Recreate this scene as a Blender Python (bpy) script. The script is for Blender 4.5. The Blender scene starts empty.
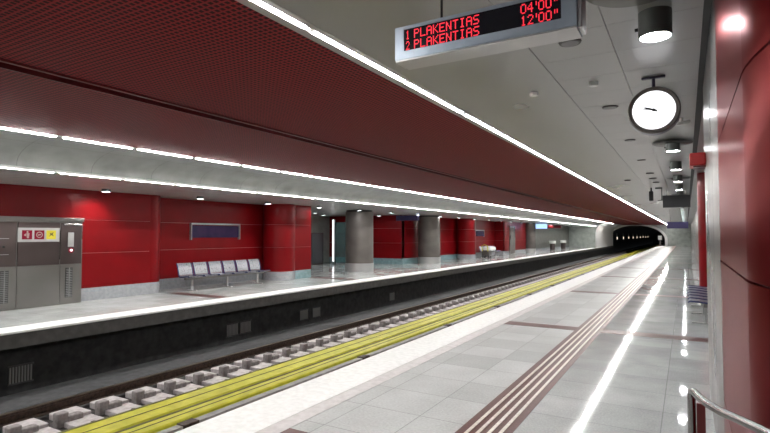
import bpy, bmesh, math, random
from mathutils import Vector, Matrix
random.seed(7)
C = bpy.context.scene
COL = C.collection
PI = math.pi

# ---------------------------------------------------------------- camera, world, exposure
cam_d = bpy.data.cameras.new('camera'); cam = bpy.data.objects.new('camera', cam_d); COL.objects.link(cam)
cam_d.sensor_width = 36.0; cam_d.lens = 36.0 * 510 / 770; cam_d.clip_start = 0.02; cam_d.clip_end = 500
cam.location = (0, 0, 1.6)
cam.rotation_euler = (math.radians(90 + 2.08), 0, math.radians(30.55))
C.camera = cam
W = bpy.data.worlds.new('world'); C.world = W; W.use_nodes = True
W.node_tree.nodes['Background'].inputs[0].default_value = (0.6, 0.65, 0.7, 1)
W.node_tree.nodes['Background'].inputs[1].default_value = 0.05
C.view_settings.view_transform = 'Standard'; C.view_settings.look = 'None'
C.view_settings.gamma = 1; C.view_settings.use_curve_mapping = False
C.view_settings.exposure = 2.3
TUBE = 30.0      # strength of the fluorescent tubes over the near platform
TUBE_FAR = 22.0   # and of the cove tubes on the far side
SPOT = 25.0      # strength of the downlight lenses

# ---------------------------------------------------------------- materials
def mat(name, col, rough=0.5, metal=0.0, coat=0.0, emit=0.0, spec=0.5, alpha=1.0, trans=0.0):
    m = bpy.data.materials.new(name); m.use_nodes = True
    b = m.node_tree.nodes['Principled BSDF']
    b.inputs['Base Color'].default_value = (*col, 1)
    b.inputs['Roughness'].default_value = rough
    b.inputs['Metallic'].default_value = metal
    b.inputs['Coat Weight'].default_value = coat
    b.inputs['Coat Roughness'].default_value = 0.08
    b.inputs['Specular IOR Level'].default_value = spec
    b.inputs['Transmission Weight'].default_value = trans
    if emit:
        b.inputs['Emission Color'].default_value = (*col, 1)
        b.inputs['Emission Strength'].default_value = emit
    return m
def N(m, t, **kw):
    n = m.node_tree.nodes.new(t)
    for k, v in kw.items(): setattr(n, k, v)
    return n
def L(m, a, b): m.node_tree.links.new(a, b)
def bsdf(m): return m.node_tree.nodes['Principled BSDF']
def noisy(m, c1, c2, scale=40, rough=None, bump=0.0, detail=4):
    """mottle the base colour between two tones, optionally roughness and bump"""
    tc = N(m, 'ShaderNodeTexCoord'); no = N(m, 'ShaderNodeTexNoise')
    no.inputs['Scale'].default_value = scale; no.inputs['Detail'].default_value = detail
    L(m, tc.outputs['Object'], no.inputs['Vector'])
    r = N(m, 'ShaderNodeValToRGB')
    r.color_ramp.elements[0].position = 0.35; r.color_ramp.elements[1].position = 0.65
    r.color_ramp.elements[0].color = (*c1, 1); r.color_ramp.elements[1].color = (*c2, 1)
    L(m, no.outputs['Fac'], r.inputs['Fac']); L(m, r.outputs['Color'], bsdf(m).inputs['Base Color'])
    if rough:
        mr = N(m, 'ShaderNodeMapRange'); mr.inputs['To Min'].default_value = rough[0]; mr.inputs['To Max'].default_value = rough[1]
        L(m, no.outputs['Fac'], mr.inputs['Value']); L(m, mr.outputs['Result'], bsdf(m).inputs['Roughness'])
    if bump:
        bp = N(m, 'ShaderNodeBump'); bp.inputs['Strength'].default_value = bump; bp.inputs['Distance'].default_value = 0.01
        L(m, no.outputs['Fac'], bp.inputs['Height']); L(m, bp.outputs['Normal'], bsdf(m).inputs['Normal'])
    return m

def tile_mat(name, c1, c2, joint, tx, ty, jw, rough, spec=0.5, metal=0.0, offx=0.0, offy=0.0, speck=60, jb=0.6):
    """rectangular slabs in plan (object x, y in metres) with mottling that differs slab by slab"""
    m = mat(name, c1, rough, metal, spec=spec)
    tc = N(m, 'ShaderNodeTexCoord'); mp = N(m, 'ShaderNodeMapping')
    mp.inputs['Location'].default_value = (offx, offy, 0)
    L(m, tc.outputs['Object'], mp.inputs['Vector'])
    br = N(m, 'ShaderNodeTexBrick'); br.offset = 0.0; br.squash = 1.0
    br.inputs['Scale'].default_value = 1.0; br.inputs['Mortar Size'].default_value = jw
    br.inputs['Mortar Smooth'].default_value = 0.1
    br.inputs['Brick Width'].default_value = tx; br.inputs['Row Height'].default_value = ty
    br.inputs['Color1'].default_value = (*c1, 1); br.inputs['Color2'].default_value = (*c2, 1)
    br.inputs['Mortar'].default_value = (*joint, 1); br.inputs['Bias'].default_value = 0.0
    L(m, mp.outputs['Vector'], br.inputs['Vector'])
    no = N(m, 'ShaderNodeTexNoise'); no.inputs['Scale'].default_value = speck; no.inputs['Detail'].default_value = 5
    L(m, tc.outputs['Object'], no.inputs['Vector'])
    no2 = N(m, 'ShaderNodeTexNoise'); no2.inputs['Scale'].default_value = 2.2; no2.inputs['Detail'].default_value = 6
    L(m, tc.outputs['Object'], no2.inputs['Vector'])
    ad = N(m, 'ShaderNodeMath', operation='ADD'); L(m, no.outputs['Fac'], ad.inputs[0]); L(m, no2.outputs['Fac'], ad.inputs[1])
    mr = N(m, 'ShaderNodeMapRange'); mr.inputs['From Min'].default_value = 0.7; mr.inputs['From Max'].default_value = 1.3
    mr.inputs['To Min'].default_value = 0.78; mr.inputs['To Max'].default_value = 1.14
    L(m, ad.outputs[0], mr.inputs['Value'])
    mx = N(m, 'ShaderNodeVectorMath', operation='SCALE')
    L(m, br.outputs['Color'], mx.inputs[0]); L(m, mr.outputs['Result'], mx.inputs['Scale'])
    L(m, mx.outputs[0], bsdf(m).inputs['Base Color'])
    bp = N(m, 'ShaderNodeBump'); bp.inputs['Strength'].default_value = jb; bp.inputs['Distance'].default_value = 0.002
    iv = N(m, 'ShaderNodeMath', operation='SUBTRACT'); iv.inputs[0].default_value = 1.0
    L(m, br.outputs['Fac'], iv.inputs[1]); L(m, iv.outputs[0], bp.inputs['Height'])
    L(m, bp.outputs['Normal'], bsdf(m).inputs['Normal'])
    rr = N(m, 'ShaderNodeMapRange'); rr.inputs['To Min'].default_value = rough * 0.7; rr.inputs['To Max'].default_value = rough * 1.5
    L(m, no2.outputs['Fac'], rr.inputs['Value']); L(m, rr.outputs['Result'], bsdf(m).inputs['Roughness'])
    return m

M = {}
M['granite'] = tile_mat('polished_granite', (.47,.485,.485), (.57,.59,.59), (.34,.35,.35), .6, .6, .004, .05, spec=.5, offx=.21, offy=.1)
M['flamed'] = tile_mat('flamed_granite', (.34,.347,.347), (.46,.467,.467), (.22,.22,.22), .6, .6, .004, .36, spec=.4, offx=.26, offy=.1, speck=45)
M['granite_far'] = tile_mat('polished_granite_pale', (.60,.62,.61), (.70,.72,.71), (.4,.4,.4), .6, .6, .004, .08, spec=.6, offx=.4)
M['edge_white'] = noisy(mat('white_edge_stone', (.85,.85,.84), .5, spec=.3), (.80,.80,.79), (.90,.90,.89), 15)
M['edge_pink'] = noisy(mat('pale_pink_stone', (.6,.56,.56), .6, spec=.3), (.56,.53,.53), (.66,.63,.63), 12)
M['brown'] = noisy(mat('brown_granite', (.17,.06,.05), .35, spec=.35), (.065,.017,.014), (.11,.032,.027), 50)
M['cream'] = noisy(mat('cream_ridge', (.65,.60,.54), .4), (.60,.54,.48), (.75,.70,.64), 30)
M['ceil'] = tile_mat('ceiling_metal_panel', (.36,.355,.345), (.38,.375,.365), (.22,.22,.21), 40, .6, .003, .27, metal=.35, offx=20, offy=.1, speck=3, jb=.3)
M['ceil_plain'] = noisy(mat('ceiling_metal_sheet', (.36,.355,.34), .3, .35), (.31,.309,.302), (.335,.332,.324), .8, rough=(.25,.33), detail=2)
M['soffit'] = tile_mat('soffit_metal_panel', (.36,.36,.35), (.39,.39,.38), (.12,.12,.12), 1.2, 1.2, .003, .32, metal=.3, speck=3)
M['fascia'] = tile_mat('cove_painted_metal', (.20,.205,.198), (.215,.22,.212), (.13,.13,.125), 9, 1.23, .006, .40, metal=.3, offy=.79, speck=3)
M['reveal'] = mat('black_reveal', (.006,.005,.005), .6)
M['steel'] = noisy(mat('brushed_steel', (.42,.41,.40), .3, .8), (.21,.20,.19), (.27,.26,.25), .9, rough=(.24,.34), detail=1)
M['steel_clad'] = noisy(mat('dull_steel_cladding', (.2,.19,.18), .3, .8, spec=.2), (.09,.083,.08), (.14,.13,.125), 1.2, rough=(.2,.4), detail=1)
M['steel_dark'] = noisy(mat('bronze_toned_steel', (.30,.25,.24), .35, .9), (.10,.078,.076), (.125,.098,.095), .9, rough=(.3,.4), detail=1)
M['steel_col'] = noisy(mat('column_steel', (.2,.19,.18), .5, .4), (.12,.105,.097), (.15,.133,.122), 2, rough=(.48,.58), detail=1)
M['chrome'] = mat('polished_stainless', (.30,.297,.29), .24, 1.0)
M['seat_metal'] = noisy(mat('perforated_seat_metal', (.4,.4,.42), .3, .7), (.22,.22,.24), (.27,.27,.29), 30, rough=(.2,.4))
M['blue'] = mat('navy_plastic', (.008,.014,.10), .4)
M['red_wall'] = noisy(mat('red_enamel_panel', (.20,.007,.009), .3, coat=.0, spec=.18), (.155,.003,.005), (.185,.0035,.006), 1.5)
M['red_gloss'] = noisy(mat('red_gloss_panel', (.30,.012,.016), .3, .0, coat=.0, spec=.14), (.105,.003,.004), (.13,.004,.005), 1.2)
bsdf(M['red_gloss']).inputs['Metallic'].default_value = .75
bsdf(M['red_gloss']).inputs['Specular Tint'].default_value = (.50,.16,.16,1)
M['joint'] = mat('pale_joint', (.42,.30,.28), .5)
M['plinth'] = noisy(mat('grey_stone_plinth', (.40,.41,.43), .22), (.30,.31,.33), (.36,.37,.39), 12)
M['plinth_teal'] = noisy(mat('blue_green_plinth', (.25,.38,.40), .22), (.18,.28,.30), (.26,.37,.39), 8)
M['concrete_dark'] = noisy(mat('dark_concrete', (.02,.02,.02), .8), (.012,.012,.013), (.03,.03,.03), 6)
M['bed'] = noisy(mat('track_bed_concrete', (.05,.045,.045), .9), (.03,.027,.027), (.07,.063,.062), 9, bump=.5)
M['kerb'] = noisy(mat('grey_kerb', (.12,.12,.125), .8), (.05,.05,.053), (.08,.08,.084), 8)
M['lip'] = noisy(mat('platform_lip_concrete', (.14,.135,.13), .7), (.055,.052,.05), (.08,.077,.074), 8)
M['sleeper'] = noisy(mat('pale_concrete', (.45,.41,.42), .85), (.42,.385,.39), (.58,.54,.545), 12, bump=.4)
M['lump'] = noisy(mat('grey_cast_block', (.26,.23,.23), .8), (.20,.18,.175), (.32,.29,.29), 14, bump=.4)
M['rail'] = noisy(mat('rusty_rail', (.06,.035,.025), .6, .4), (.035,.022,.018), (.09,.055,.04), 20)
M['rail_top'] = mat('worn_rail_head', (.30,.24,.19), .3, .9)
M['yellow'] = noisy(mat('yellow_cover_board', (.60,.56,.03), .45), (.50,.48,.02), (.64,.61,.04), 6)
M['olive'] = mat('olive_band', (.12,.11,.03), .6)  # olive colour of the cover board edge strips and the yellow pictogram's figure
M['greychan'] = noisy(mat('grey_channel', (.33,.31,.29), .6), (.27,.25,.24), (.38,.36,.34), 8)
M['concrete'] = noisy(mat('light_concrete', (.45,.46,.45), .6), (.40,.41,.40), (.50,.51,.50), 3)
M['wallgrey'] = noisy(mat('grey_cladding', (.22,.22,.20), .35, .5), (.11,.11,.10), (.15,.15,.137), 3)
M['wallgreen'] = noisy(mat('grey_green_cladding', (.34,.37,.34), .35, .3), (.30,.33,.30), (.40,.43,.40), 2)
M['tunnel'] = noisy(mat('tunnel_lining', (.03,.03,.033), .8), (.022,.023,.026), (.04,.04,.045), 3)
M['tube'] = mat('fluorescent_tube', (1.0,.99,.96), .5, emit=TUBE)
M['tube_far'] = mat('cove_tube', (1.0,.99,.96), .5, emit=TUBE_FAR)
M['lens'] = mat('lit_lens', (.95,.98,1.0), .5, emit=SPOT)
M['dim'] = mat('lit_tunnel_lamp', (1.0,.85,.65), .5, emit=.35)
M['housing'] = mat('grey_lamp_housing', (.15,.165,.16), .35, .6)
M['housing_dark'] = mat('dark_lamp_plate', (.09,.085,.08), .4, .6)
M['trim_grey'] = mat('grey_light_trim', (.40,.40,.39), .45, .5)
M['alu'] = noisy(mat('anodised_frame', (.36,.42,.50), .35, .7), (.33,.39,.47), (.40,.46,.54), 6)
M['alu_pale'] = mat('pale_aluminium', (.5,.5,.5), .35, .7)
M['screen'] = mat('black_screen', (.006,.006,.012), .2)
M['led'] = mat('red_led', (1.0,.03,.06), .5, emit=.16)
M['clock_face'] = mat('backlit_clock_face', (.97,.97,1.0), .5, emit=.3)
M['black'] = mat('black_plastic', (.01,.01,.01), .4)
M['dark_rim'] = mat('clock_case', (.06,.055,.09), .3, .5)
M['white'] = mat('white_plastic', (.75,.75,.73), .4)
M['red_plastic'] = mat('red_plastic', (.55,.02,.02), .3)
M['dark_red'] = mat('dark_red_paint', (.12,.01,.012), .3)
M['red_sq'] = mat('dark_red_sign', (.22,.0,.02), .5, spec=.2)
M['yellow_sq'] = mat('yellow_sign', (.65,.55,.03), .4)
M['purple'] = noisy(mat('violet_display', (.07,.04,.13), .2), (.02,.015,.06), (.05,.02,.08), 2)
M['violet_sign'] = mat('violet_sign', (.05,.04,.12), .4)
M['blue_box'] = mat('blue_lightbox', (.35,.55,1.0), .4, emit=.3)
M['teal'] = mat('teal_glass', (.35,.60,.60), .05, 0, trans=.8)
M['screen_grey'] = mat('dark_grey_sign', (.07,.07,.075), .4, .3)
M['vent'] = mat('vent_grey', (.22,.22,.22), .6)
M['green'] = mat('green_lit', (.2,1.0,.5), .4, emit=1.5)

# red perforated ceiling: red bars, the dark of the holes painted into the sheet colour
def perforated():
    m = mat('red_perforated_sheet', (.20,.02,.025), .55, .0, spec=.12)
    tc = N(m, 'ShaderNodeTexCoord'); br = N(m, 'ShaderNodeTexBrick'); br.offset = 0.0
    L(m, tc.outputs['Object'], br.inputs['Vector'])
    br.inputs['Scale'].default_value = 1; br.inputs['Brick Width'].default_value = .05; br.inputs['Row Height'].default_value = .05
    br.inputs['Mortar Size'].default_value = .0105; br.inputs['Mortar Smooth'].default_value = .3
    br.inputs['Color1'].default_value = (.028,.002,.003,1); br.inputs['Color2'].default_value = (.032,.002,.003,1)
    br.inputs['Mortar'].default_value = (.27,.020,.026,1)
    L(m, br.outputs['Color'], bsdf(m).inputs['Base Color'])
    bp = N(m, 'ShaderNodeBump'); bp.inputs['Strength'].default_value = .5; bp.inputs['Distance'].default_value = .004
    L(m, br.outputs['Fac'], bp.inputs['Height']); L(m, bp.outputs['Normal'], bsdf(m).inputs['Normal'])
    return m
M['perf'] = perforated()

# ---------------------------------------------------------------- mesh helpers
class MB:
    def __init__(s): s.v = []; s.f = []; s.m = []; s.sm = []
    def add(s, vs, fs, m=0, smooth=False):
        o = len(s.v); s.v += [tuple(v) for v in vs]
        for f in fs: s.f.append([o + i for i in f]); s.m.append(m); s.sm.append(smooth)
        return s
    def box(s, x0, x1, y0, y1, z0, z1, m=0, bev=0.0):
        if x0 > x1: x0, x1 = x1, x0
        if y0 > y1: y0, y1 = y1, y0
        if z0 > z1: z0, z1 = z1, z0
        if bev > 0:
            bm = bmesh.new(); bmesh.ops.create_cube(bm, size=1)
            for v in bm.verts:
                v.co = ((x0+x1)/2 + v.co.x*(x1-x0), (y0+y1)/2 + v.co.y*(y1-y0), (z0+z1)/2 + v.co.z*(z1-z0))
            bmesh.ops.bevel(bm, geom=bm.edges[:], offset=bev, segments=2, affect='EDGES', profile=.5)
            bm.verts.index_update()
            s.add([v.co[:] for v in bm.verts], [[v.index for v in f.verts] for f in bm.faces], m); bm.free()
            return s
        return s.add([(x0,y0,z0),(x1,y0,z0),(x1,y1,z0),(x0,y1,z0),(x0,y0,z1),(x1,y0,z1),(x1,y1,z1),(x0,y1,z1)],
                     [(0,3,2,1),(4,5,6,7),(0,1,5,4),(1,2,6,5),(2,3,7,6),(3,0,4,7)], m)
    def cyl(s, p0, p1, r, n=20, m=0, r1=None, caps=True, smooth=True):
        p0 = Vector(p0); p1 = Vector(p1); d = (p1-p0).normalized()
        a = d.orthogonal().normalized(); b = d.cross(a); r1 = r if r1 is None else r1
        vs = []
        for i in range(n):
            t = 2*PI*i/n; w = a*math.cos(t) + b*math.sin(t)
            vs += [p0 + w*r, p1 + w*r1]
        s.add(vs, [(2*i, 2*((i+1)%n), 2*((i+1)%n)+1, 2*i+1) for i in range(n)], m, smooth)
        if caps:
            o = len(s.v) - 2*n
            s.f.append([o+2*i for i in range(n)][::-1]); s.m.append(m); s.sm.append(False)
            s.f.append([o+2*i+1 for i in range(n)]); s.m.append(m); s.sm.append(False)
        return s
    def tube(s, pts, r, n=14, m=0):
        pts = [Vector(p) for p in pts]; rings = []
        up = Vector((0,0,1)); prev = None
        for i, p in enumerate(pts):
            d = (pts[min(i+1,len(pts)-1)] - pts[max(i-1,0)]).normalized()
            a = (prev - d*prev.dot(d)) if prev is not None else d.orthogonal()
            a.normalize(); prev = a; b = d.cross(a)
            rings.append([p + (a*math.cos(2*PI*k/n) + b*math.sin(2*PI*k/n))*r for k in range(n)])
        vs = [v for rg in rings for v in rg]; fs = []
        for i in range(len(pts)-1):
            for k in range(n): fs.append((i*n+k, i*n+(k+1)%n, (i+1)*n+(k+1)%n, (i+1)*n+k))
        s.add(vs, fs, m, True); o = len(s.v)-len(vs)
        s.f.append([o+k for k in range(n)][::-1]); s.m.append(m); s.sm.append(False)
        s.f.append([o+(len(pts)-1)*n+k for k in range(n)]); s.m.append(m); s.sm.append(False)
        return s
    def prism(s, poly, a0, a1, axis='z', m=0, smooth=False):
        """polygon in the other two axes extruded along axis"""
        def P(u, v, w): return {'z': (u,v,w), 'y': (u,w,v), 'x': (w,u,v)}[axis]
        n = len(poly)
        vs = [P(u,v,a0) for u,v in poly] + [P(u,v,a1) for u,v in poly]
        s.add(vs, [(i,(i+1)%n,n+(i+1)%n,n+i) for i in range(n)], m, smooth); o = len(s.v)-2*n
        s.f.append([o+i for i in range(n)][::-1]); s.m.append(m); s.sm.append(False)
        s.f.append([o+n+i for i in range(n)]); s.m.append(m); s.sm.append(False)
        return s
    def sheet(s, prof, a0, a1, axis='y', m=0, smooth=True):
        def P(u, v, w): return {'z': (u,v,w), 'y': (u,w,v), 'x': (w,u,v)}[axis]
        n = len(prof)
        return s.add([P(u,v,a0) for u,v in prof] + [P(u,v,a1) for u,v in prof], [(i,i+1,n+i+1,n+i) for i in range(n-1)], m, smooth)
    def build(s, name, mats, parent=None):
        me = bpy.data.meshes.new(name); me.from_pydata(s.v, [], s.f)
        if not isinstance(mats, (list, tuple)): mats = [mats]
        for k in mats: me.materials.append(M[k])
        for p, mi, sm in zip(me.polygons, s.m, s.sm): p.material_index = mi; p.use_smooth = sm
        bm = bmesh.new(); bm.from_mesh(me); bmesh.ops.recalc_face_normals(bm, faces=bm.faces[:]); bm.to_mesh(me); bm.free()
        if any(s.sm): me.set_sharp_from_angle(angle=math.radians(42))
        o = bpy.data.objects.new(name, me); COL.objects.link(o)
        if parent is not None: o.parent = parent
        return o
def thing(name, label, cat, loc=(0,0,0), rz=0.0, group=None):
    o = bpy.data.objects.new(name, None); COL.objects.link(o); o.empty_display_size = .1
    o.location = loc; o.rotation_euler = (0,0,rz); return tag(o, label, cat, group)
def tag(o, label, cat, group=None, kind=None):
    o['label'] = label; o['category'] = cat
    if group: o['group'] = group
    if kind: o['kind'] = kind
    return o
def struct(o, label=None):
    o['kind'] = 'structure'
    if label: o['label'] = label; 
    return o
def dup(root, loc, rz=None, label=None):
    kids = [c for c in bpy.data.objects if c.parent == root]
    r = root.copy(); COL.objects.link(r); r.location = loc
    if rz is not None: r.rotation_euler = (0,0,rz)
    if label: r['label'] = label
    for ch in kids:
        c = ch.copy(); COL.objects.link(c); c.parent = r
        for g in [q for q in bpy.data.objects if q.parent == ch]:
            d = g.copy(); COL.objects.link(d); d.parent = c
    return r

YB, YE, YP = -6.0, 68.0, 85.0       # behind the camera, end of far platform, tunnel portal
ZC = 3.1                            # ceiling height

# ---------------------------------------------------------------- setting
struct(MB().box(-1.44, 1.6, YB, YP, -.22, 0).build('floor_right', 'granite'))
struct(MB().box(-3.59, -1.44, YB, YP, -.22, 0).build('floor_right_edge', 'flamed'))
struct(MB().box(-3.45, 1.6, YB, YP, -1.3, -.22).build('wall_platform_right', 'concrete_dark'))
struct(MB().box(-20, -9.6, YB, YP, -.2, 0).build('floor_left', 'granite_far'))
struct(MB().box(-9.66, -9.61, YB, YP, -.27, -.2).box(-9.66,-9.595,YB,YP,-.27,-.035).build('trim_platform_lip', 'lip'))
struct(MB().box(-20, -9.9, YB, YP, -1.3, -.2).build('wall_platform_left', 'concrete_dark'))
struct(MB().box(-9.9, -3.45, YB, 210, -1.5, -1.15).build('floor_trackbed', 'bed'))
struct(MB().box(-9.9, -8.95, YB, 200, -1.15, -1.10).build('trim_kerb', 'kerb'))
struct(MB().box(-3.592, -3.035, YB, YP, 0, .004).build('trim_edge_right', 'edge_white'))
struct(MB().box(-3.033, -2.86, YB, YP, 0, .003).build('trim_edge_row_right', 'edge_pink'))
struct(MB().box(-10.15, -9.582, YB, YE+10, 0, .004).box(-9.60,-9.582,YB,YE+10,-.03,0).build('trim_edge_left', 'edge_white'))
# cross bands of brown granite
mb = MB(); y = 3.12
while y < 84:
    mb.box(-2.858, -1.643, y-.17, y+.17, 0, .003); mb.box(-1.237, .17 if y < 6 else .5, y-.17, y+.17, 0, .003)
    y += 6.1
struct(mb.build('trim_cross_bands_right', 'brown'))
mb = MB(); y = 3.12
while y < 66:
    mb.box(-12.3, -10.152, y-.15, y+.15, 0, .003); y += 6.1
struct(mb.build('trim_cross_bands_left', 'brown'))
# tactile guide: brown band with cream ridges
mb = MB().box(-1.642, -1.238, YB, YP, 0, .003)
for i in range(4):
    x = -1.642 + .068 + i*.080
    mb.box(x, x+.028, YB, YP, .003, .007, 1)
struct(mb.build('trim_guide_band', ['brown', 'cream']))

# ceilings
mb = MB().box(-2.27,-1.063,YB,YP,ZC,ZC+.05,0).box(-2.2,1.6,YB,YP,ZC+.05,ZC+.1,1)
y = YB + .22
while y < YP:                       # square metal panels with open joints
    y1 = min(y+.605, YP)
    mb.box(-1.057,-.473,y,y1-.004,ZC,ZC+.05,0); mb.box(-.467,.125,y,y1-.004,ZC,ZC+.05,0); mb.box(.125,1.6,y,y1-.002,ZC,ZC+.05,0)
    y = y1
struct(mb.build('ceiling_right', ['ceil_plain','vent']))
struct(MB().box(.125, .19, YB, YP, ZC-.03, ZC-.001).build('trim_ceiling_reveal', 'reveal'))
struct(MB().box(-4.99, -2.43, YB, YP, ZC, ZC+.05).box(-8.12, -5.20, YB, YP, ZC, ZC+.05).build('ceiling_red', 'perf'))
struct(MB().box(-8.9, 1.6, YB, YP, ZC+.18, ZC+.24).build('ceiling_void', 'reveal'))
struct(MB().box(-5.13, -5.08, YB, YP, ZC+.01, ZC+.05).box(-5.205,-5.19,YB,YP,ZC-.02,ZC+.05).box(-5.0,-4.985,YB,YP,ZC-.02,ZC+.05).build('trim_groove_rail', 'dark_red'))
struct(MB().box(-2.45, -2.37, YB, YP, ZC-.004, ZC+.05).box(-2.32, -2.265, YB, YP, ZC-.003, ZC+.05).box(-2.37,-2.32,YB,YP,ZC+.036,ZC+.05).build('trim_light_channel', 'trim_grey'))
struct(MB().box(-19, -9.66, YB, YE, 2.70, 2.8).build('ceiling_left', 'soffit'))
prof = []
for i in range(17):
    t = i/16 * PI/2
    prof.append((-8.265 - 1.24*math.sin(t)**1.15, 2.74 + .42*math.cos(t)**.8 if i < 16 else 2.74))
ob = MB().sheet(prof, YB, YE+4.2, 'y').build('ceiling_cove', 'fascia'); struct(ob)
struct(MB().box(-9.58,-9.53, YB, YE, 2.698, 2.75).box(-9.68,-9.63, YB, YE, 2.698, 2.80).box(-9.63,-9.58,YB,YE,2.735,2.75).box(-8.19,-8.12,YB,YE+4.2,ZC-.002,ZC+.05).build('trim_cove_channel', 'trim_grey'))

# walls
PL = .31
ROWS = [(.31,1.155),(1.165,1.965),(1.975,2.70)]
def wall_x(mb, x, y0, y1, th=.3):
    """wall facing +x"""
    mb.box(x-th, x-.012, y0, y1, 0, 2.7, 1)
    for z0, z1 in ROWS: mb.box(x-.02, x, y0, y1, z0, z1, 0)
    mb.box(x-.02, x+.012, y0, y1, 0, PL-.004, 2)
    return mb
def wall_y(mb, y, x0, x1, th=.3):
    """wall facing -y"""
    mb.box(x0, x1, y+.012, y+th, 0, 2.7, 1)
    for z0, z1 in ROWS: mb.box(x0, x1, y, y+.02, z0, z1, 0)
    mb.box(x0, x1, y-.012, y+.02, 0, PL-.004, 2)
    return mb
RW = ['red_wall', 'joint', 'plinth']
struct(wall_x(MB(), -12.6, YB, 8.75, 1.0).build('wall_left', RW))
struct(wall_x(MB(), -13.3, 8.9, 14.3).build('wall_left_recess', RW))
mb = wall_x(MB(), -12.3, 14.2, 15.3, 1.0); mb.box(-19, -13.3, 14.6, 15.3, 0, 2.7, 0)
struct(mb.build('wall_left_wing', ['red_wall','joint','plinth_teal']))
struct(MB().box(-18.6, -18.3, 15.3, 24.5, 0, 2.7).build('wall_left_concourse', 'wallgreen'))
mb = wall_y(MB(), 24.5, -18.5, -13.4); wall_x(mb, -13.4, 24.521, 32.4); struct(mb.build('wall_left_return', ['red_wall','joint','plinth_teal']))
struct(wall_x(MB(), -13.3, 32.4, 40.0).build('wall_left_alcove', RW))
mb = wall_x(MB(), -12.6, 40.011, 46.6, .9); wall_y(mb, 39.99, -13.5, -12.6); struct(mb.build('wall_left_far', RW))
mb = MB(); y = 46.6
while y < YE:
    mb.box(-13.1, -12.9, y, min(y+1.19, YE), 0, 2.7, 0); y += 1.2
mb.box(-13.2, -13.0, 46.6, YE, 0, 2.7, 1); mb.box(-12.9, -12.88, 46.6, YE, 0, .25, 1)
struct(mb.build('wall_left_end', ['wallgrey', 'plinth']))
struct(MB().box(-13.2, -9.66, YE, YE+.3, 0, 2.8).build('wall_far_left', 'wallgreen'))
prof = [(-9.66, -.0)] + [(-9.66 + 1.2*(1-math.cos(t)), 1.7 + 1.42*math.sin(t)) for t in [i/10*PI/2 for i in range(11)]]
struct(MB().sheet(prof, YE-.5, YP, 'y').build('wall_flank', 'edge_white'))
# portal wall with arched opening
def arch_pts(n=24, grow=0.0):
    cx, hw, top, spr = -6.55, 3.85+grow, 3.04+grow, .9
    pts = [(cx+hw, -1.3)]
    for i in range(n+1):
        t = PI*i/n; pts.append((cx+hw*math.cos(t), spr+(top-spr)*math.sin(t)))
    pts.append((cx-hw, -1.3)); return pts
A = arch_pts(); mb = MB(); n = len(A)
outer = []
for x, z in A:
    dx, dz = x+6.55, z-.9
    k = min((6.9/abs(dx)) if abs(dx) > 1e-6 else 99, (2.25/dz) if dz > 1e-6 else 99)
    outer.append((-6.55+dx*k, .9+dz*k) if dz > 0 else (-6.55 + (6.9 if dx > 0 else -6.9), z))
# fan of quads between the arch and a rectangle
vs = [(x, YP, z) for x, z in A] + [(x, YP, z) for x, z in outer]
mb.add(vs, [(i, i+1, n+i+1, n+i) for i in range(n-1)])
mb.box(-13.3, -10.15, YP+.02, YP+.3, 0, 3.2); mb.box(-13.3,1.6,YP+.02,YP+.3,3.1,3.4)
mb.sheet(A, YP, YP+.6, 'y')
struct(mb.build('wall_end_portal', 'concrete'))
A2 = arch_pts(grow=.35); mb = MB(); mb.add([(x,YP-.06,z) for x,z in A]+[(x,YP-.06,z) for x,z in A2],[(i,i+1,n+i+1,n+i) for i in range(n-1)]); mb.sheet(A,YP-.06,YP,'y'); mb.sheet(A2,YP-.06,YP,'y')
struct(mb.build('trim_portal_ring', 'edge_white'))
struct(MB().sheet(arch_pts(grow=.02), YP+.55, 210, 'y').build('wall_tunnel', 'tunnel'))
struct(MB().box(-12, 2, 210, 210.3, -2, 4).build('wall_tunnel_end', 'tunnel'))
struct(MB().box(-2.34, 1.6, YP-.1, YP, 0, ZC).build('wall_end_right', 'wallgreen'))
struct(MB().box(-20, 1.6, YB-.2, YB, -1.3, 3.3).build('wall_back', 'wallgrey'))
# right wall
mb = MB(); y = 6.0
while y < YP:
    mb.box(.6, .7, y, y+1.185, 0, ZC); y += 1.2
mb.box(.63, .72, 6.0, YP, 0, ZC)
struct(mb.build('wall_right', 'steel'))
struct(MB().box(1.5, 1.6, YB, 6, 0, ZC).build('wall_right_back', 'wallgrey'))
# steel cladding between the red corner and the recess
mb = MB()
for a, b in ((3.56, 4.35), (4.36, 5.16), (5.17, 5.98)):
    mb.box(.17, .9, a, b, .12, ZC-.002)
mb.box(.175, .9, 3.56, 5.98, 0, .12); mb.box(.18,.9,3.56,5.97,0,ZC-.01)
struct(mb.build('wall_right_steel', 'steel_clad'))
# big red gloss corner: flat flank then a swelling curve towards the viewer; three tiers of panels
path = [(.17, 3.55), (.17, 2.05), (.174, 1.98), (.187, 1.88), (.214, 1.75), (.29, 1.50), (.40, 1.22), (.56, .93), (.78, .62), (1.08, .32), (1.5, .05)]
mb = MB()
def tier(z0, z1, off=0.0, m=0):
    p = [(x+off, y) for x, y in path]
    q = [(x+.05+off, y) for x, y in path]
    # flat flank panel, then curved panel, split by a vertical seam
    mb.prism([p[0], p[1], q[1], q[0]], z0, z1, 'z', m)
    r = p[1:]; s_ = q[1:]
    nn = len(r)
    vs = [(x,y,z0) for x,y in r]+[(x,y,z1) for x,y in r]
    mb.add(vs, [(i,i+1,nn+i+1,nn+i) for i in range(nn-1)], m, True)
    vs = [(x,y,z1) for x,y in r]+[(x,y,z1) for x,y in s_]
    mb.add(vs, [(i,i+1,nn+i+1,nn+i) for i in range(nn-1)], m)
    vs = [(x,y,z0) for x,y in r]+[(x,y,z0) for x,y in s_]
    mb.add(vs, [(i,i+1,nn+i+1,nn+i) for i in range(nn-1)], m)
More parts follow.
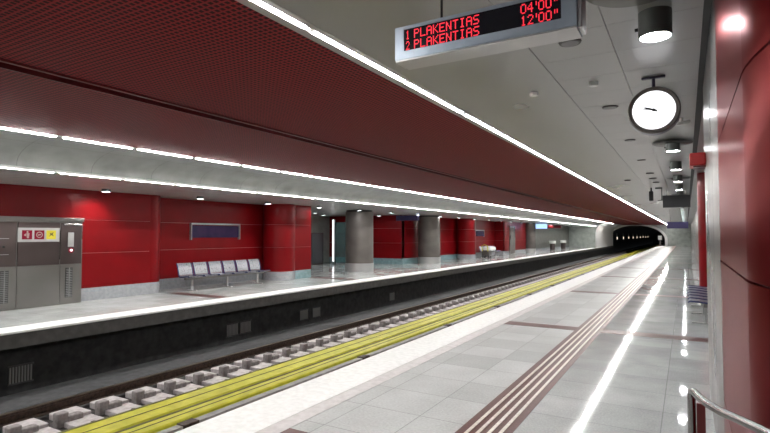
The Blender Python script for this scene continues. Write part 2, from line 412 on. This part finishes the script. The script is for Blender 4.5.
for z0, z1 in ((.12,.66),(.668,1.446),(1.454,2.136),(2.144,3.09)): tier(z0, z1)
tier(0, 3.09, .022, 1)
struct(mb.build('wall_right_corner', ['red_gloss', 'reveal']))

# ---------------------------------------------------------------- lights
def tube_light(name, loc, ln, label, group, mk='tube'):
    t = thing(name, label, 'light', loc, 0, group)
    MB().cyl((0,.015,0),(0,ln-.015,0), .019, 10).build('lit_tube', mk, t)
    MB().cyl((0,.0,0),(0,.03,0), .019, 8).build('end_cap', 'trim_grey', t); MB().cyl((0,ln-.03,0),(0,ln,0), .019, 8).build('end_cap', 'trim_grey', t)
    return t
def run(y0, y1, step, x, z, ln, label, group, mk='tube'):
    t0 = None; y = y0
    while y < y1:
        if t0 is None: t0 = tube_light('fluorescent_tube', (x,y,z), ln, label, group, mk)
        else: dup(t0, (x,y,z))
        y += step
run(2.89-1.5*6+.02, YP-1.5, 1.5, -2.345, ZC+.012, 1.44, 'fluorescent tube in the long bright line beside the pale ceiling panels', 'tubes along the right edge of the red ceiling')
run(4.14-1.23*8+.03, YE+4, 1.23, -8.215, ZC+.002, 1.16, 'fluorescent tube in the upper bright line above the curved grey cove', 'tubes along the top of the cove', 'tube_far')  # last tubes past the far platform end are added to light the flank
run(4.81-1.23*8+.03, YE-1.3, 1.23, -9.605, 2.714, 1.16, 'fluorescent tube in the lower bright line at the cove foot', 'tubes along the foot of the cove', 'tube_far')

def downlight(loc, r, h, label, group, plate=True):
    t = thing('ceiling_downlight', label, 'light', loc, 0, group)
    n = 28
    mb = MB(); mb.cyl((0,0,0),(0,0,-h), r, n, caps=False); mb.cyl((0,0,-h+.02),(0,0,-h), r-.008, n, caps=False)
    ring = []
    for k, rr in enumerate((r, r-.008)): ring += [(rr*math.cos(2*PI*i/n), rr*math.sin(2*PI*i/n), -h) for i in range(n)]
    mb.add(ring, [(i,(i+1)%n,n+(i+1)%n,n+i) for i in range(n)])
    hs = mb.build('housing', 'housing', t)
    MB().cyl((0,0,-h+.022),(0,0,-h+.008), r-.012, n).build('lens', 'lens', hs)
    if plate: MB().cyl((-r-.02,0,-.10),(-r+.004,0,-.10), .012, 8).build('bracket_screw', 'black', t)
    return t
LB = ['large ceiling drum downlight at the top of the frame above the clock', 'drum downlight on the pale ceiling hidden behind the round clock']
d0 = downlight((-.155,3.84,ZC), .103, .17, LB[0], 'drum downlights along the right ceiling')
for k in range(1, 27):
    lb = (LB[1] if k == 1 else 'drum downlight nearest below the round clock, seen past its lower right' if k == 2 else
          'second drum downlight below the round clock, above the red box' if k == 3 else 'small distant drum downlight in the row beyond the clock')
    dup(d0, (-.155, 3.84+2.72*k, ZC), label=lb)
dup(d0, (-.165, 3.74-2.72, ZC), label='drum downlight overhead just behind the frame top')
dL = downlight((-11.95,7.1,2.7), .10, .07, 'small downlight on the far soffit beside the steel cabinet', 'downlights over the far platform', False)
for k in range(-4, 22):
    if k == 0: continue
    lb = 'small downlight on the far soffit above the six seat bench' if k in (1,) else ('small downlight on the far soffit in front of the first red column' if k == 2 else 'small round downlight in the row over the far platform beyond the first red column' if k > 2 else 'small downlight on the far soffit left of the frame')
    dup(dL, (-11.95, 7.1+2.75*k, 2.7), label=lb)
for x, y in ((-14.4,17.2),(-15.2,19.2),(-16.3,21.3),(-14.8,22.5),(-13.6,20.8),(-14.2,23.4)):
    dup(dL, (x, y, 2.7), label='small downlight in the concourse opening behind the steel column')

ls = bpy.data.lights.new('wall_wash', 'SPOT'); ls.energy = 14; ls.spot_size = math.radians(110); ls.spot_blend = .8; ls.shadow_soft_size = .05; ls.color = (1,.95,.88)
lo = bpy.data.objects.new('wall_wash', ls); COL.objects.link(lo); lo.parent = dL; lo.location = (-.1,0,-.09); lo.rotation_euler = (0, math.radians(25), 0)

# ---------------------------------------------------------------- steel cabinet on the far platform
cb = thing('lift_cabinet', 'brushed steel service cabinet with pictogram sign against the red wall', 'cabinet', (-12.4, 6.82, 0))
def cy(y): return y - 6.82
MB().box(-.19, -.012, cy(1.0), 0, 0, 1.99).build('body', 'steel', cb)
MB().box(-.19, .035, cy(1.0), .015, 1.91, 2.0, bev=.008).build('cornice', 'steel', cb)
MB().cyl((.03,cy(6.36),1.845),(.03,cy(6.79),1.845), .022, 12).build('grab_bar', 'chrome', cb)
for a, b in ((1.0,2.5),(2.51,3.9),(3.91,5.43),(5.44,6.31),(6.32,6.80)):
    MB().box(-.012, .006, cy(a)+.006, cy(b)-.006, .93, 1.88, bev=.003).build('upper_panel', 'steel_dark', cb)
    MB().box(-.012, .004, cy(a)+.006, cy(b)-.006, .04, .905, bev=.003).build('lower_panel', 'steel', cb)
for a in (5.13, 6.44):
    v = MB(); v.box(.0, .008, cy(a), cy(a)+.16, .16, .84, 1)
    for i in range(17): v.box(.008, .018, cy(a)+.01, cy(a)+.15, .175+i*.039, .190+i*.039, 0)
    v.box(.008,.02, cy(a)+.075, cy(a)+.09, .16,.84,0)
    v.build('vent', ['vent', 'black'], cb)
MB().box(.006,.012, cy(4.4), cy(5.28), 1.52, 1.53).box(.006,.012, cy(4.4), cy(5.28), 1.18, 1.19).build('panel_groove', 'alu_pale', cb)
MB().cyl((.006,cy(5.18),1.35),(.018,cy(5.18),1.35), .022, 14).build('key_switch', 'chrome', cb)
sg = MB().box(.006, .014, cy(5.44), cy(6.29), 1.45, 1.76).build('sign_board', 'alu_pale', cb); sg['label'] = 'pale board with two red squares and one yellow square'
def circ(y, z, r, n=20): return [(y+r*math.cos(2*PI*i/n), z+r*math.sin(2*PI*i/n)) for i in range(n)]
for i, (mk, lbl) in enumerate((('red_sq','red square pictogram, figure'),('red_sq','red square pictogram, ring'),('yellow_sq','yellow square pictogram'))):
    c = cy(5.62) + i*.245
    q = MB().box(.014, .018, c-.10, c+.10, 1.505, 1.705, 0)
    if i == 0:
        q.prism(circ(c+.005, 1.665, .02), .018, .021, 'x', 1); q.prism([(c-.015,1.64),(c+.045,1.64),(c+.035,1.53),(c-.005,1.53)], .018,.021,'x',1)
        q.prism([(c-.06,1.61),(c-.02,1.635),(c-.02,1.57),(c-.06,1.59)], .018,.021,'x',1)
    elif i == 1:
        o_, n_ = circ(c,1.605,.068), circ(c,1.605,.05)
        q.add([(.0205,a,b) for a,b in o_]+[(.0205,a,b) for a,b in n_], [(k,(k+1)%20,20+(k+1)%20,20+k) for k in range(20)], 1)
        q.prism([(c-.03,1.585),(c+.035,1.60),(c+.03,1.625),(c-.035,1.61)], .018,.0205,'x',1)
    else:
        q.prism([(c-.05,1.56),(c+.0,1.60),(c+.055,1.57),(c+.03,1.62),(c+.05,1.665),(c,1.635),(c-.03,1.65),(c-.02,1.61)], .018,.0205,'x',1)
    p = q.build('pictogram', [mk, 'joint' if i < 2 else 'olive'], sg); p['label'] = lbl
ic = MB().box(.006, .022, cy(6.48), cy(6.61), 1.33, 1.66, bev=.004).build('intercom', 'alu_pale', cb)
MB().cyl((.006,cy(6.555),1.245),(.014,cy(6.555),1.245), .062, 22).build('call_button_ring', 'red_sq', cb)
MB().cyl((.014,cy(6.555),1.245),(.024,cy(6.555),1.245), .028, 18).build('call_button', 'clock_face', cb)

# rounded pilaster where the wall steps back
pl = thing('wall_pilaster', 'narrow rounded red pilaster between steel cabinet and bench', 'pilaster', (-12.95, 8.85, 0))
MB().cyl((0,0,PL),(0,0,2.7), .36, 32).build('shaft', 'red_wall', pl)
MB().cyl((0,0,0),(0,0,PL-.004), .372, 32).build('plinth', 'plinth', pl)

def column(x, y, r, kind, label):
    t = thing('round_column', label, 'column', (x,y,0))
    if kind == 'red':
        for a, b in ROWS: MB().cyl((0,0,a),(0,0,b), r, 48).build('panel', 'red_wall', t)
        MB().cyl((0,0,.3),(0,0,2.7), r-.015, 40).build('joint_core', 'joint', t)
        MB().cyl((0,0,0),(0,0,PL-.004), r+.012, 48).build('plinth', 'plinth', t)
    else:
        MB().cyl((0,0,.36),(0,0,2.62), r, 48).build('shaft', 'steel_col', t)
        MB().cyl((0,0,2.62),(0,0,2.70), r-.03, 48).build('neck', 'black', t)
        MB().cyl((0,0,0),(0,0,.355), r+.015, 48).build('plinth', 'alu_pale', t)
    return t
column(-12.72, 14.0, .57, 'red', 'big round red column at the right end of the six seat bench')
column(-12.6, 19.1, .62, 'steel', 'nearest round grey steel column on the far platform')
column(-12.6, 26.3, .62, 'steel', 'second round grey steel column along the far platform')
column(-12.75, 32.4, .62, 'red', 'round red column beyond the second grey steel column')
column(-12.4, 47.3, .5, 'steel', 'farthest grey steel column, beside the last red wall')

# wall signs above the benches
def wall_sign(y, label):
    s = thing('wall_display', label, 'sign', (-13.3, y, 0))
    MB().box(.0,.05,-.97,.97,1.52,1.90).build('panel', 'purple', s)
    MB().prism([(-1.01,1.45),(-.98,1.45),(-.98,1.93),(.98,1.93),(.98,1.45),(1.01,1.45),(1.01,1.98),(-1.01,1.98)],0,.09,'x').build('frame', 'alu_pale', s)
    return s
wall_sign(11.58, 'violet wall display with white frame above the nearer six seat bench')
wall_sign(36.3, 'distant violet wall display in the red alcove beyond the second steel column')

# ---------------------------------------------------------------- benches
def bench(loc, rz, label, n=6):
    t = thing('seat_bench', label, 'bench', loc, rz, 'perforated metal benches')
    p = .55
    for i in range(n):
        y = (i-(n-1)/2)*p
        s = MB(); prof = [(.25,.405),(.23,.43),(.10,.425),(-.08,.405),(-.16,.41),(-.19,.44)]
        s.prism(prof + [(a,b-.014) for a,b in prof][::-1], y-.235, y+.235, 'y')
        seat = s.build('seat', 'seat_metal', t)
        b = MB(); bp = [(-.19,.45),(-.215,.55),(-.25,.68),(-.30,.79)]
        b.prism(bp + [(a-.016,c) for a,c in bp][::-1], y-.235, y+.235, 'y')
        b.build('backrest', 'seat_metal', t)
        for sgn in (-1, 1):
            e = MB(); yy = y+sgn*.243
            full = prof + bp
            e.tube([(a, yy, c-.004) for a, c in full], .016, 8); 
            e.build('side_trim', 'blue', t)
    MB().box(-.06,.02,-n*p/2+.1,n*p/2-.1,.32,.385, bev=.006).build('beam', 'steel', t)
    for y in (-n*p/2+.35, 0, n*p/2-.35):
        l = MB(); l.box(-.04,.0,y-.03,y+.03,.02,.33); l.box(-.22,.20,y-.035,y+.035,0,.022, bev=.004)
        l.build('leg', 'alu_pale', t)
    return t
b0 = bench((-12.25, 11.17, 0), 0, 'six seat silver bench with navy edges against the near red wall')
dup(b0, (-12.45, 36.4, 0), 0, 'distant six seat bench in the far red alcove')
dup(b0, (.26, 12.2, 0), PI, 'silver bench with navy edges at the right wall before the thin red column')
# yellow trolley next to the distant bench
ct = thing('cleaning_trolley', 'small yellow trolley parked at the left end of the distant bench', 'trolley', (-11.9, 34.0, 0))
MB().box(-.25,.25,-.3,.3,.18,.55, bev=.03).build('tub', 'housing_dark', ct)
MB().tube([(-.2,-.32,.5),(-.2,-.42,.85),(0,-.45,.95),(.2,-.42,.85),(.2,-.32,.5)], .03).build('handle', 'yellow', ct)
for sx in (-1,1):
    for sy in (-1,1): MB().cyl((sx*.2-.02,sy*.22,.09),(sx*.2+.02,sy*.22,.09), .09, 16).build('wheel', 'black', ct)
MB().box(-.25,.25,-.1,1.3,.50,.80, bev=.08).build('bin_lid', 'white', ct)

# ---------------------------------------------------------------- concourse opening
cbn = thing('dark_cabinet', 'dark metal cabinet in the opening beside the nearest steel column', 'cabinet', (-17.3, 21.6, 0))
MB().box(-.5,.0,-1.1,1.0,0,1.72).build('body', 'steel_dark', cbn)
for a in (-1.07,-.04): MB().box(0,.02,a,a+1.0,.06,1.66, bev=.005).build('door', 'screen_grey', cbn)
gs = thing('glass_screen', 'teal glass screen with lit vertical edge in the concourse opening', 'screen', (-16.7, 22.6, 0))
MB().cyl((0,.1,.15),(0,.1,2.45), .05, 14).build('lit_post', 'clock_face', gs)
MB().box(.1,1.7,.1,.12,.1,2.3).build('pane', 'teal', gs)
for x in (.1, .88, 1.68): MB().box(x,x+.03,.08,.14,0,2.45).build('mullion', 'steel', gs)
sp = thing('steel_doorway', 'narrow steel door panel set in the last red wall', 'door', (-12.6, 42.25, 0))
MB().box(.0,.08,-.75,.75,0,2.35).build('frame', 'steel', sp); MB().box(.08,.10,-.6,.6,.05,2.2).build('leaf', 'steel_col', sp)
def hang_sign(x0, x1, y, z0, z1, mk, label, ztop):
    s = thing('hanging_sign', label, 'sign', ((x0+x1)/2, y, z0)); w = (x1-x0)/2; h = z1-z0
    MB().box(-w,w,-.09,.09,0,h, bev=.01).build('panel', mk, s)
    for k in (-.7,.7): MB().cyl((w*k,0,h),(w*k,0,ztop-z0), .015, 8).build('rod', 'steel', s)
    return s
hang_sign(-.66,.14,19.6,2.52,2.93,'screen_grey','dark grey hanging sign over the right platform, beyond the row of downlights',ZC)
hang_sign(-.95,.12,34.0,1.98,2.36,'violet_sign','dark violet hanging sign far along the right platform',ZC)
hang_sign(-13.2,-11.9,23.6,2.36,2.62,'violet_sign','small violet hanging sign left of the second steel column',2.7)
hang_sign(-12.0,-11.0,47.9,2.2,2.62,'blue_box','lit blue hanging sign over the far platform end',2.7)
hang_sign(-12.4,-11.0,54,2.3,2.6,'dark_red','dark red hanging sign beyond the blue lit sign',2.7)
for x, y, lb in ((-12.3,56.0,'small pale bin, left of two, by the distant grey wall'), (-12.3,61.5,'small pale bin, right of two, by the distant grey wall')):
    t = thing('litter_bin', lb, 'bin', (x,y,0)); MB().cyl((0,0,0),(0,0,.7), .26, 20).build('drum', 'steel_dark', t); MB().cyl((0,0,.7),(0,0,.98), .34, 20).build('hood', 'white', t)

# ---------------------------------------------------------------- track
def rail(x, label, y1=200):
    t = thing('running_rail', label, 'rail', (x, 0, -1.10))
    pr = [(-.07,0),(.07,0),(.07,.012),(.012,.03),(.012,.11),(.036,.12),(.036,.15),(-.036,.15),(-.036,.12),(-.012,.11),(-.012,.03),(-.07,.012)]
    MB().prism([(a,b+.02) for a,b in pr], YB+.1, y1, 'y').build('web', 'rail', t)
    MB().box(-.034,.034,YB+.1,y1,.17,.176).build('running_surface', 'rail_top', t)
rail(-8.34, 'rusty rail of the far track nearest the black platform wall')
rail(-6.88, 'rusty rail of the far track beside the yellow boards')
rail(-5.33, 'rail of the near track next to the grey channel'); rail(-3.95, 'rail of the near track under the platform edge')
s0 = thing('sleeper_block', 'pale concrete sleeper block with cast fastening between the rails', 'sleeper', (-7.6, 3.0, -1.15), 0, 'sleeper blocks of the far track')
MB().box(-.15,.50,-.17,.25,0,.07, bev=.01).build('slab', 'sleeper', s0)
MB().box(-.62,-.20,-.12,.28,0,.10, bev=.015).build('rear_pad', 'sleeper', s0)
mb = MB(); mb.box(-.24,-.10,-.26,-.10,.0,.21, bev=.02); mb.box(-.22,-.08,-.12,.10,.0,.15, bev=.02)
mb.build('cast_block', 'lump', s0)
MB().cyl((.42,-.05,.07),(.42,-.05,.15), .035, 10).box(.34,.60,-.10,.0,.07,.10).build('rail_clip', 'rail', s0)
y = 3.0 - .6*10; k = 0
while y < 83:
    if k != 10: dup(s0, (-7.6, 3.0 + .6*(k-10), -1.15))
    k += 1; y = 3.0 + .6*(k-10)

def cover(x0, x1, z, label):
    t = thing('cover_board', label, 'cover board', ((x0+x1)/2, 0, -1.15)); w = (x1-x0)/2; h = z+1.15
    MB().prism([(-w,h-.02),(-w+.02,h),(w-.02,h),(w,h-.02),(w,h-.16),(w-.02,h-.16),(w-.02,h-.03),(-w+.02,h-.03),(-w+.02,h-.16),(-w,h-.16)], YB+.1, 150, 'y').build('board', 'yellow', t)
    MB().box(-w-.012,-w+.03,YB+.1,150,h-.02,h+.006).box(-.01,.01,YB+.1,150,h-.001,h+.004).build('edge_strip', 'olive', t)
    MB().box(-.04,.04,YB+.1,150,h-.3,h-.14).build('conductor', 'rail', t)
    m = MB(); yy = YB+.6
    c = None
    for i in range(46):
        yy = YB+.6+i*2.4
        if c is None: c = MB().box(-.05,.05,-.06,.06,0,h-.03).build('support', 'greychan', t); c.location = (0,yy,0)
        else: d = c.copy(); COL.objects.link(d); d.parent = t; d.location = (0,yy,0)
cover(-6.46, -5.97, -.75, 'wider yellow cover board nearer the far track')
cover(-5.91, -5.62, -.76, 'narrower yellow cover board nearer the white platform edge')
ch = thing('cable_channel', 'grey cable channel running beside the yellow boards', 'channel', (-5.5,0,-1.15))
MB().box(-.07,.05,YB+.1,150,.0,.36).build('trough', 'greychan', ch)
mb = None
for i in range(14):
    if mb is None:
        mb = MB().box(-.085,.065,-.12,.12,.25,.375, bev=.01).build('clamp', 'rail', ch); mb.location = (0, 4.4, 0)
    else:
        d = mb.copy(); COL.objects.link(d); d.parent = ch; d.location = (0, 4.4+i*4.1, 0)
# grilles in the black wall under the far platform
g0 = None
for y, lb in ((3.9,'pale vertical bar grille in the black wall, leftmost in view'),(4.45,'pale vertical bar grille right beside the leftmost one'),(9.2,'bar grille below the bench, left of its pair'),(9.65,'bar grille below the bench, right of its pair'),
              (12.0,'faint bar grille below the first red column, left of its pair'),(12.6,'faint bar grille below the first red column, right of its pair'),(17.3,'bar grille in the black wall below the nearest steel column')):
    if g0 is None:
        g0 = thing('wall_grille', lb, 'grille', (-9.9, y, -.95), 0, 'bar grilles under the far platform')
        m = MB()
        for i in range(8): m.box(0,.02,-.18+i*.046,-.18+i*.046+.024,.03,.30)
        m.build('bars', 'vent', g0)
        MB().box(0,.012,-.2,.2,.0,.03).build('frame_bar', 'kerb', g0); MB().box(0,.012,-.2,.2,.30,.33).build('frame_bar', 'kerb', g0)
    else: dup(g0, (-9.9, y, -.95), label=lb)
# tunnel lamps
t0 = None
for i in range(9):
    y = 89 + i*9.5
    if t0 is None:
        t0 = thing('tunnel_lamp', 'small warm lamp in the row inside the dark tunnel', 'light', (-9.6,y,.9), 0, 'lamps along the tunnel wall')
        MB().box(0,.10,-.35,.35,0,1.0, bev=.02).build('casing', 'housing', t0); MB().box(.10,.13,-.3,.3,.0,.4).build('diffuser', 'dim', t0)
    else: dup(t0, (-9.6, y, .9))
for x, y, z, lb in ((-3.3, YP-.5, .0, 'pale signal box at the right foot of the tunnel mouth'), (-9.95, YP-.5, .0, 'pale signal box at the left foot of the tunnel mouth')):
    s = thing('signal_box', lb, 'signal', (x,y,z)); MB().box(-.06,.06,-.06,.06,0,1.0).build('post','steel',s); MB().box(-.25,.25,-.15,.15,.9,1.5,bev=.03).build('case','white',s)

# ---------------------------------------------------------------- departure board
BY = 2.56
bd = thing('departure_board', 'grey framed train departure board with red LED text hanging from ceiling', 'sign', (-.937, BY, 2.612))
hw, hh, dp = .502, .191, .16
fr = MB(); fr.prism([(-hw,0),(hw,0),(hw,hh),(-hw,hh)], .004, dp, 'y')
sx0, sx1, sz0, sz1 = -.4445, .43, .047, .172
for a in ((-hw,hw,0,sz0),(-hw,hw,sz1,hh),(-hw,sx0,sz0,sz1),(sx1,hw,sz0,sz1)): fr.box(a[0],a[1],-.006,.01,a[2],a[3])
fr.build('case', 'alu', bd)
MB().box(-hw+.004,hw-.004,.0,dp,-.008,0).build('bottom_panel', 'alu_pale', bd)
MB().box(hw,hw+.02,.02,dp-.02,-.004,hh-.01,bev=.004).build('end_cap', 'alu_pale', bd)
MB().box(-hw-.012,-hw,.02,dp-.02,-.004,hh-.01,bev=.004).build('end_cap', 'alu_pale', bd)
bs = MB().box(sx0,sx1,-.001,.004,sz0,sz1).build('screen', 'screen', bd)
for x in (-.245, .33):
    r = MB().cyl((x,.08,hh),(x,.08,ZC-2.612), .007, 10).cyl((x,.08,hh),(x,.08,hh+.02), .02, 12).cyl((x,.08,ZC-2.612-.01),(x,.08,ZC-2.612), .03, 14).build('hanger_rod', 'black', bd)
F = {'1':'00100 01100 00100 00100 00100 00100 01110','2':'01110 10001 00001 00010 00100 01000 11111','P':'11110 10001 10001 11110 10000 10000 10000',
'L':'10000 10000 10000 10000 10000 10000 11111','A':'01110 10001 10001 11111 10001 10001 10001','K':'10001 10010 10100 11000 10100 10010 10001',
'E':'11111 10000 10000 11110 10000 10000 11111','N':'10001 11001 11001 10101 10011 10011 10001','T':'11111 00100 00100 00100 00100 00100 00100',
'I':'01110 00100 00100 00100 00100 00100 01110','S':'01111 10000 10000 01110 00001 00001 11110','0':'01110 10001 10001 10001 10001 10001 01110',
'4':'00010 00110 01010 10010 11111 00010 00010',"'":'01000 01000 01000 00000 00000 00000 00000','"':'01010 01010 01010 00000 00000 00000 00000',
' ':'00000 '*7, '.':'00000 00000 00000 00000 00000 00000 00100'}
def led_line(txt, x, z, px, pz):
    m = MB()
    for chx in txt:
        for r, row in enumerate(F[chx].split()):
            for c_, b in enumerate(row):
                if b == '1': m.box(x+c_*px, x+c_*px+px*.9, -.0025, -.001, z-(r+1)*pz, z-(r+1)*pz+pz*.88)
        x += px*(3.2 if chx in "'" else 5 if chx == '"' else 3.5 if chx == ' ' else 6)
    return m
z1_, z2_ = sz1-.008, sz1-.070
led_line('1', sx0+.012, z1_, .0046, .0073).build('route_number', 'led', bs); led_line('2', sx0+.012, z2_, .0046, .0073).build('route_number', 'led', bs)
led_line('PLAKENTIAS', sx0+.064, z1_, .0066, .0073).build('destination_text', 'led', bs)
led_line('PLAKENTIAS', sx0+.064, z2_, .0066, .0073).build('destination_text', 'led', bs)
led_line("04'00\"", sx1-.200, z1_, .0059, .0073).build('waiting_time_text', 'led', bs)
led_line("12'00\"", sx1-.200, z2_, .0059, .0073).build('waiting_time_text', 'led', bs)

# ---------------------------------------------------------------- clock
ck = thing('station_clock', 'round white faced clock hanging from the pale ceiling', 'clock', (-.241, 5.42, 2.772))
MB().cyl((0,-.045,0),(0,.06,0), .222, 56).build('case', 'dark_rim', ck)
n = 56; rv = []
for rr, yy in ((.222,-.045),(.212,-.065),(.182,-.052)): rv += [(rr*math.cos(2*PI*i/n), yy, rr*math.sin(2*PI*i/n)) for i in range(n)]
MB().add(rv, [(j*n+i, j*n+(i+1)%n, (j+1)*n+(i+1)%n, (j+1)*n+i) for j in range(2) for i in range(n)], 0, True).build('bezel', 'steel_col', ck)
MB().cyl((0,-.050,0),(0,-.048,0), .183, 48).build('face', 'clock_face', ck); ckf = list(COL.objects)[-1]
def hand(ang, ln, w, y, nm):
    c, s_ = math.cos(ang), math.sin(ang)
    P = [(-.03,-w),(ln*.6,-w),(ln,-w*.4),(ln,w*.4),(ln*.6,w),(-.03,w)]
    MB().prism([(a*c-b*s_, a*s_+b*c) for a,b in P], y, y-.003, 'y').build(nm, 'black', ckf)
hand(math.radians(158), .085, .009, -.054, 'hour_hand'); hand(math.radians(168), .125, .004, -.058, 'minute_hand')
MB().cyl((0,-.052,0),(0,-.064,0), .014, 16).build('hand_hub', 'black', ck)
MB().cyl((0,0,.225),(0,0,ZC-2.772), .016, 12).build('hanger_stem', 'dark_rim', ck)
MB().box(-.10,.10,-.02,.02,ZC-2.772-.02,ZC-2.772, bev=.004).build('ceiling_bracket', 'dark_rim', ck)

# ---------------------------------------------------------------- ceiling fittings
def disc(x, y, r, h, mk, name, label, cat):
    t = thing(name, label, cat, (x,y,ZC))
    MB().cyl((0,0,0),(0,0,-h), r, 28, r1=r*.93).build('rim', mk, t); MB().cyl((0,0,-h),(0,0,-h-.003), r*.75, 24).build('grille', mk if mk == 'white' else 'vent', t)
def ceil_xy(u, v):
    a = (u-385)/510; b = (216.5-v)/510; ph = math.radians(2.08); th = math.radians(30.55)
    f = math.cos(ph) - b*math.sin(ph); up = math.sin(ph) + b*math.cos(ph)
    k = (ZC-1.6)/up; return (k*(a*math.cos(th) - f*math.sin(th)), k*(a*math.sin(th) + f*math.cos(th)))
# positions worked out once from the ceiling plan
for (x, y), r, h, mk, nm, lb, ct_ in (
    (ceil_xy(570,42), .085, .012, 'housing_dark', 'ceiling_speaker', 'round grey speaker in the ceiling under the end of the departure board', 'speaker'),
    (ceil_xy(534,93), .045, .03, 'white', 'smoke_detector', 'small white smoke detector left of the clock, lowest of the pair', 'detector'),
    (ceil_xy(593.5,82), .045, .04, 'white', 'smoke_detector', 'small white smoke detector nearest left of the clock', 'detector'),
    (ceil_xy(610,107), .09, .01, 'housing_dark', 'ceiling_speaker', 'round dark speaker left of the clock at its height', 'speaker'),
    (ceil_xy(630,140), .08, .01, 'housing_dark', 'ceiling_speaker', 'round dark speaker just below and left of the clock', 'speaker'),
    (ceil_xy(641.5,160), .08, .01, 'housing_dark', 'ceiling_speaker', 'round dark speaker third below the departure board', 'speaker'),
    (ceil_xy(627.5,180), .08, .02, 'housing_dark', 'smoke_detector', 'small dark detector close above the red ceiling line', 'detector'),
    (ceil_xy(650,173), .09, .02, 'housing_dark', 'ceiling_speaker', 'distant dark ceiling speaker, first of three in a short row', 'speaker'),
    (ceil_xy(653,178), .09, .02, 'housing_dark', 'ceiling_speaker', 'distant dark ceiling speaker, middle of three in a short row', 'speaker'),
    (ceil_xy(656,182), .09, .02, 'housing_dark', 'ceiling_speaker', 'distant dark ceiling speaker, last of three in a short row', 'speaker')):
    disc(x, y, r, h, mk, nm, lb, ct_)
for y, lb in ((3.30,'large flat round air diffuser at the frame top left of the drum downlight'),(9.35,'large flat round air diffuser below the clock'),(15.3,'large flat air diffuser farther along the row of downlights'),(21.2,'distant large flat air diffuser')):
    t = thing('air_diffuser', lb, 'vent', (-.23 if y < 5 else -.16, y, ZC)); MB().cyl((0,0,0),(0,0,-.05), .05, 12).build('neck', 'housing_dark', t)
    MB().cyl((0,0,-.028),(0,0,-.045), .29, 40, r1=.26).build('disc', 'housing_dark', t)
cm = thing('security_camera', 'white security camera arm just below right of the clock', 'camera', (-.03, 7.5, ZC))
MB().cyl((0,0,0),(0,0,-.06), .02, 10).build('mount', 'white', cm)
MB().cyl((-.09,0,-.08),(.10,.02,-.06), .024, 12).build('body', 'white', cm); MB().cyl((-.10,0,-.08),(-.088,0,-.08), .018, 12).build('lens', 'black', cm)
cm = thing('security_camera', 'dark camera housing hanging on a stem from the distant pale ceiling', 'camera', (-.93, 18.2, ZC))
MB().cyl((0,0,0),(0,0,-.12), .02, 10).build('stem', 'black', cm); MB().box(-.06,.06,-.15,.15,-.42,-.12, bev=.02).build('housing', 'black', cm)
cm = thing('monitor_bracket', 'thin bracket frame hanging beside the distant dark camera', 'bracket', (-.70, 18.2, ZC))
MB().prism([(-.12,0),(.08,0),(.08,-.42),(-.05,-.42),(-.05,-.40),(.05,-.40),(.05,-.05),(-.12,-.05)],-.02,.02,'y').build('frame', 'housing', cm)

# ---------------------------------------------------------------- right side details
rc = thing('red_column', 'thin red column standing by the right wall beyond the bench', 'column', (.61, 14.6, 0))
MB().cyl((0,0,.25),(0,0,ZC), .36, 40).build('shaft', 'red_wall', rc); MB().cyl((0,0,0),(0,0,.25), .37, 40).build('plinth', 'plinth', rc)
rb = thing('alarm_box', 'red box projecting from the right wall below the clock', 'alarm', (.17, 5.7, 2.25))
MB().box(-.13,.0,-.14,.14,0,.12, bev=.012).build('box', 'red_plastic', rb); MB().box(-.10,.0,-.10,.10,-.012,.0).build('base_plate', 'dark_red', rb)
# handrail
hr = thing('handrail', 'curved stainless handrail with dark red upright at the lower right', 'handrail', (.005, 2.05, 0))
W_ = [(.005,2.05,.012),(.005,2.05,.5),(.005,2.05,1.0),(.005,2.048,1.045),(.006,2.03,1.07),(.013,1.994,1.08),(.028,1.931,1.08),(.048,1.875,1.08),(.076,1.819,1.08),(.106,1.779,1.08),(.135,1.742,1.08),(.179,1.677,1.08),(.235,1.57,1.08),(.31,1.40,1.08),(.42,1.15,1.08),(.58,.86,1.08),(.85,.52,1.08)]
MB().tube([(a-.005,b-2.05,c) for a,b,c in W_], .0125, 16).build('rail', 'chrome', hr)
MB().box(.014,.040,-.006,.006,.02,1.03, bev=.002).build('upright', 'dark_red', hr)
MB().cyl((0,0,0),(0,0,.012), .045, 20).build('base_flange', 'chrome', hr)
MB().cyl((.845,-1.53,0),(.845,-1.53,1.08), .0125, 12).build('rear_post', 'chrome', hr)
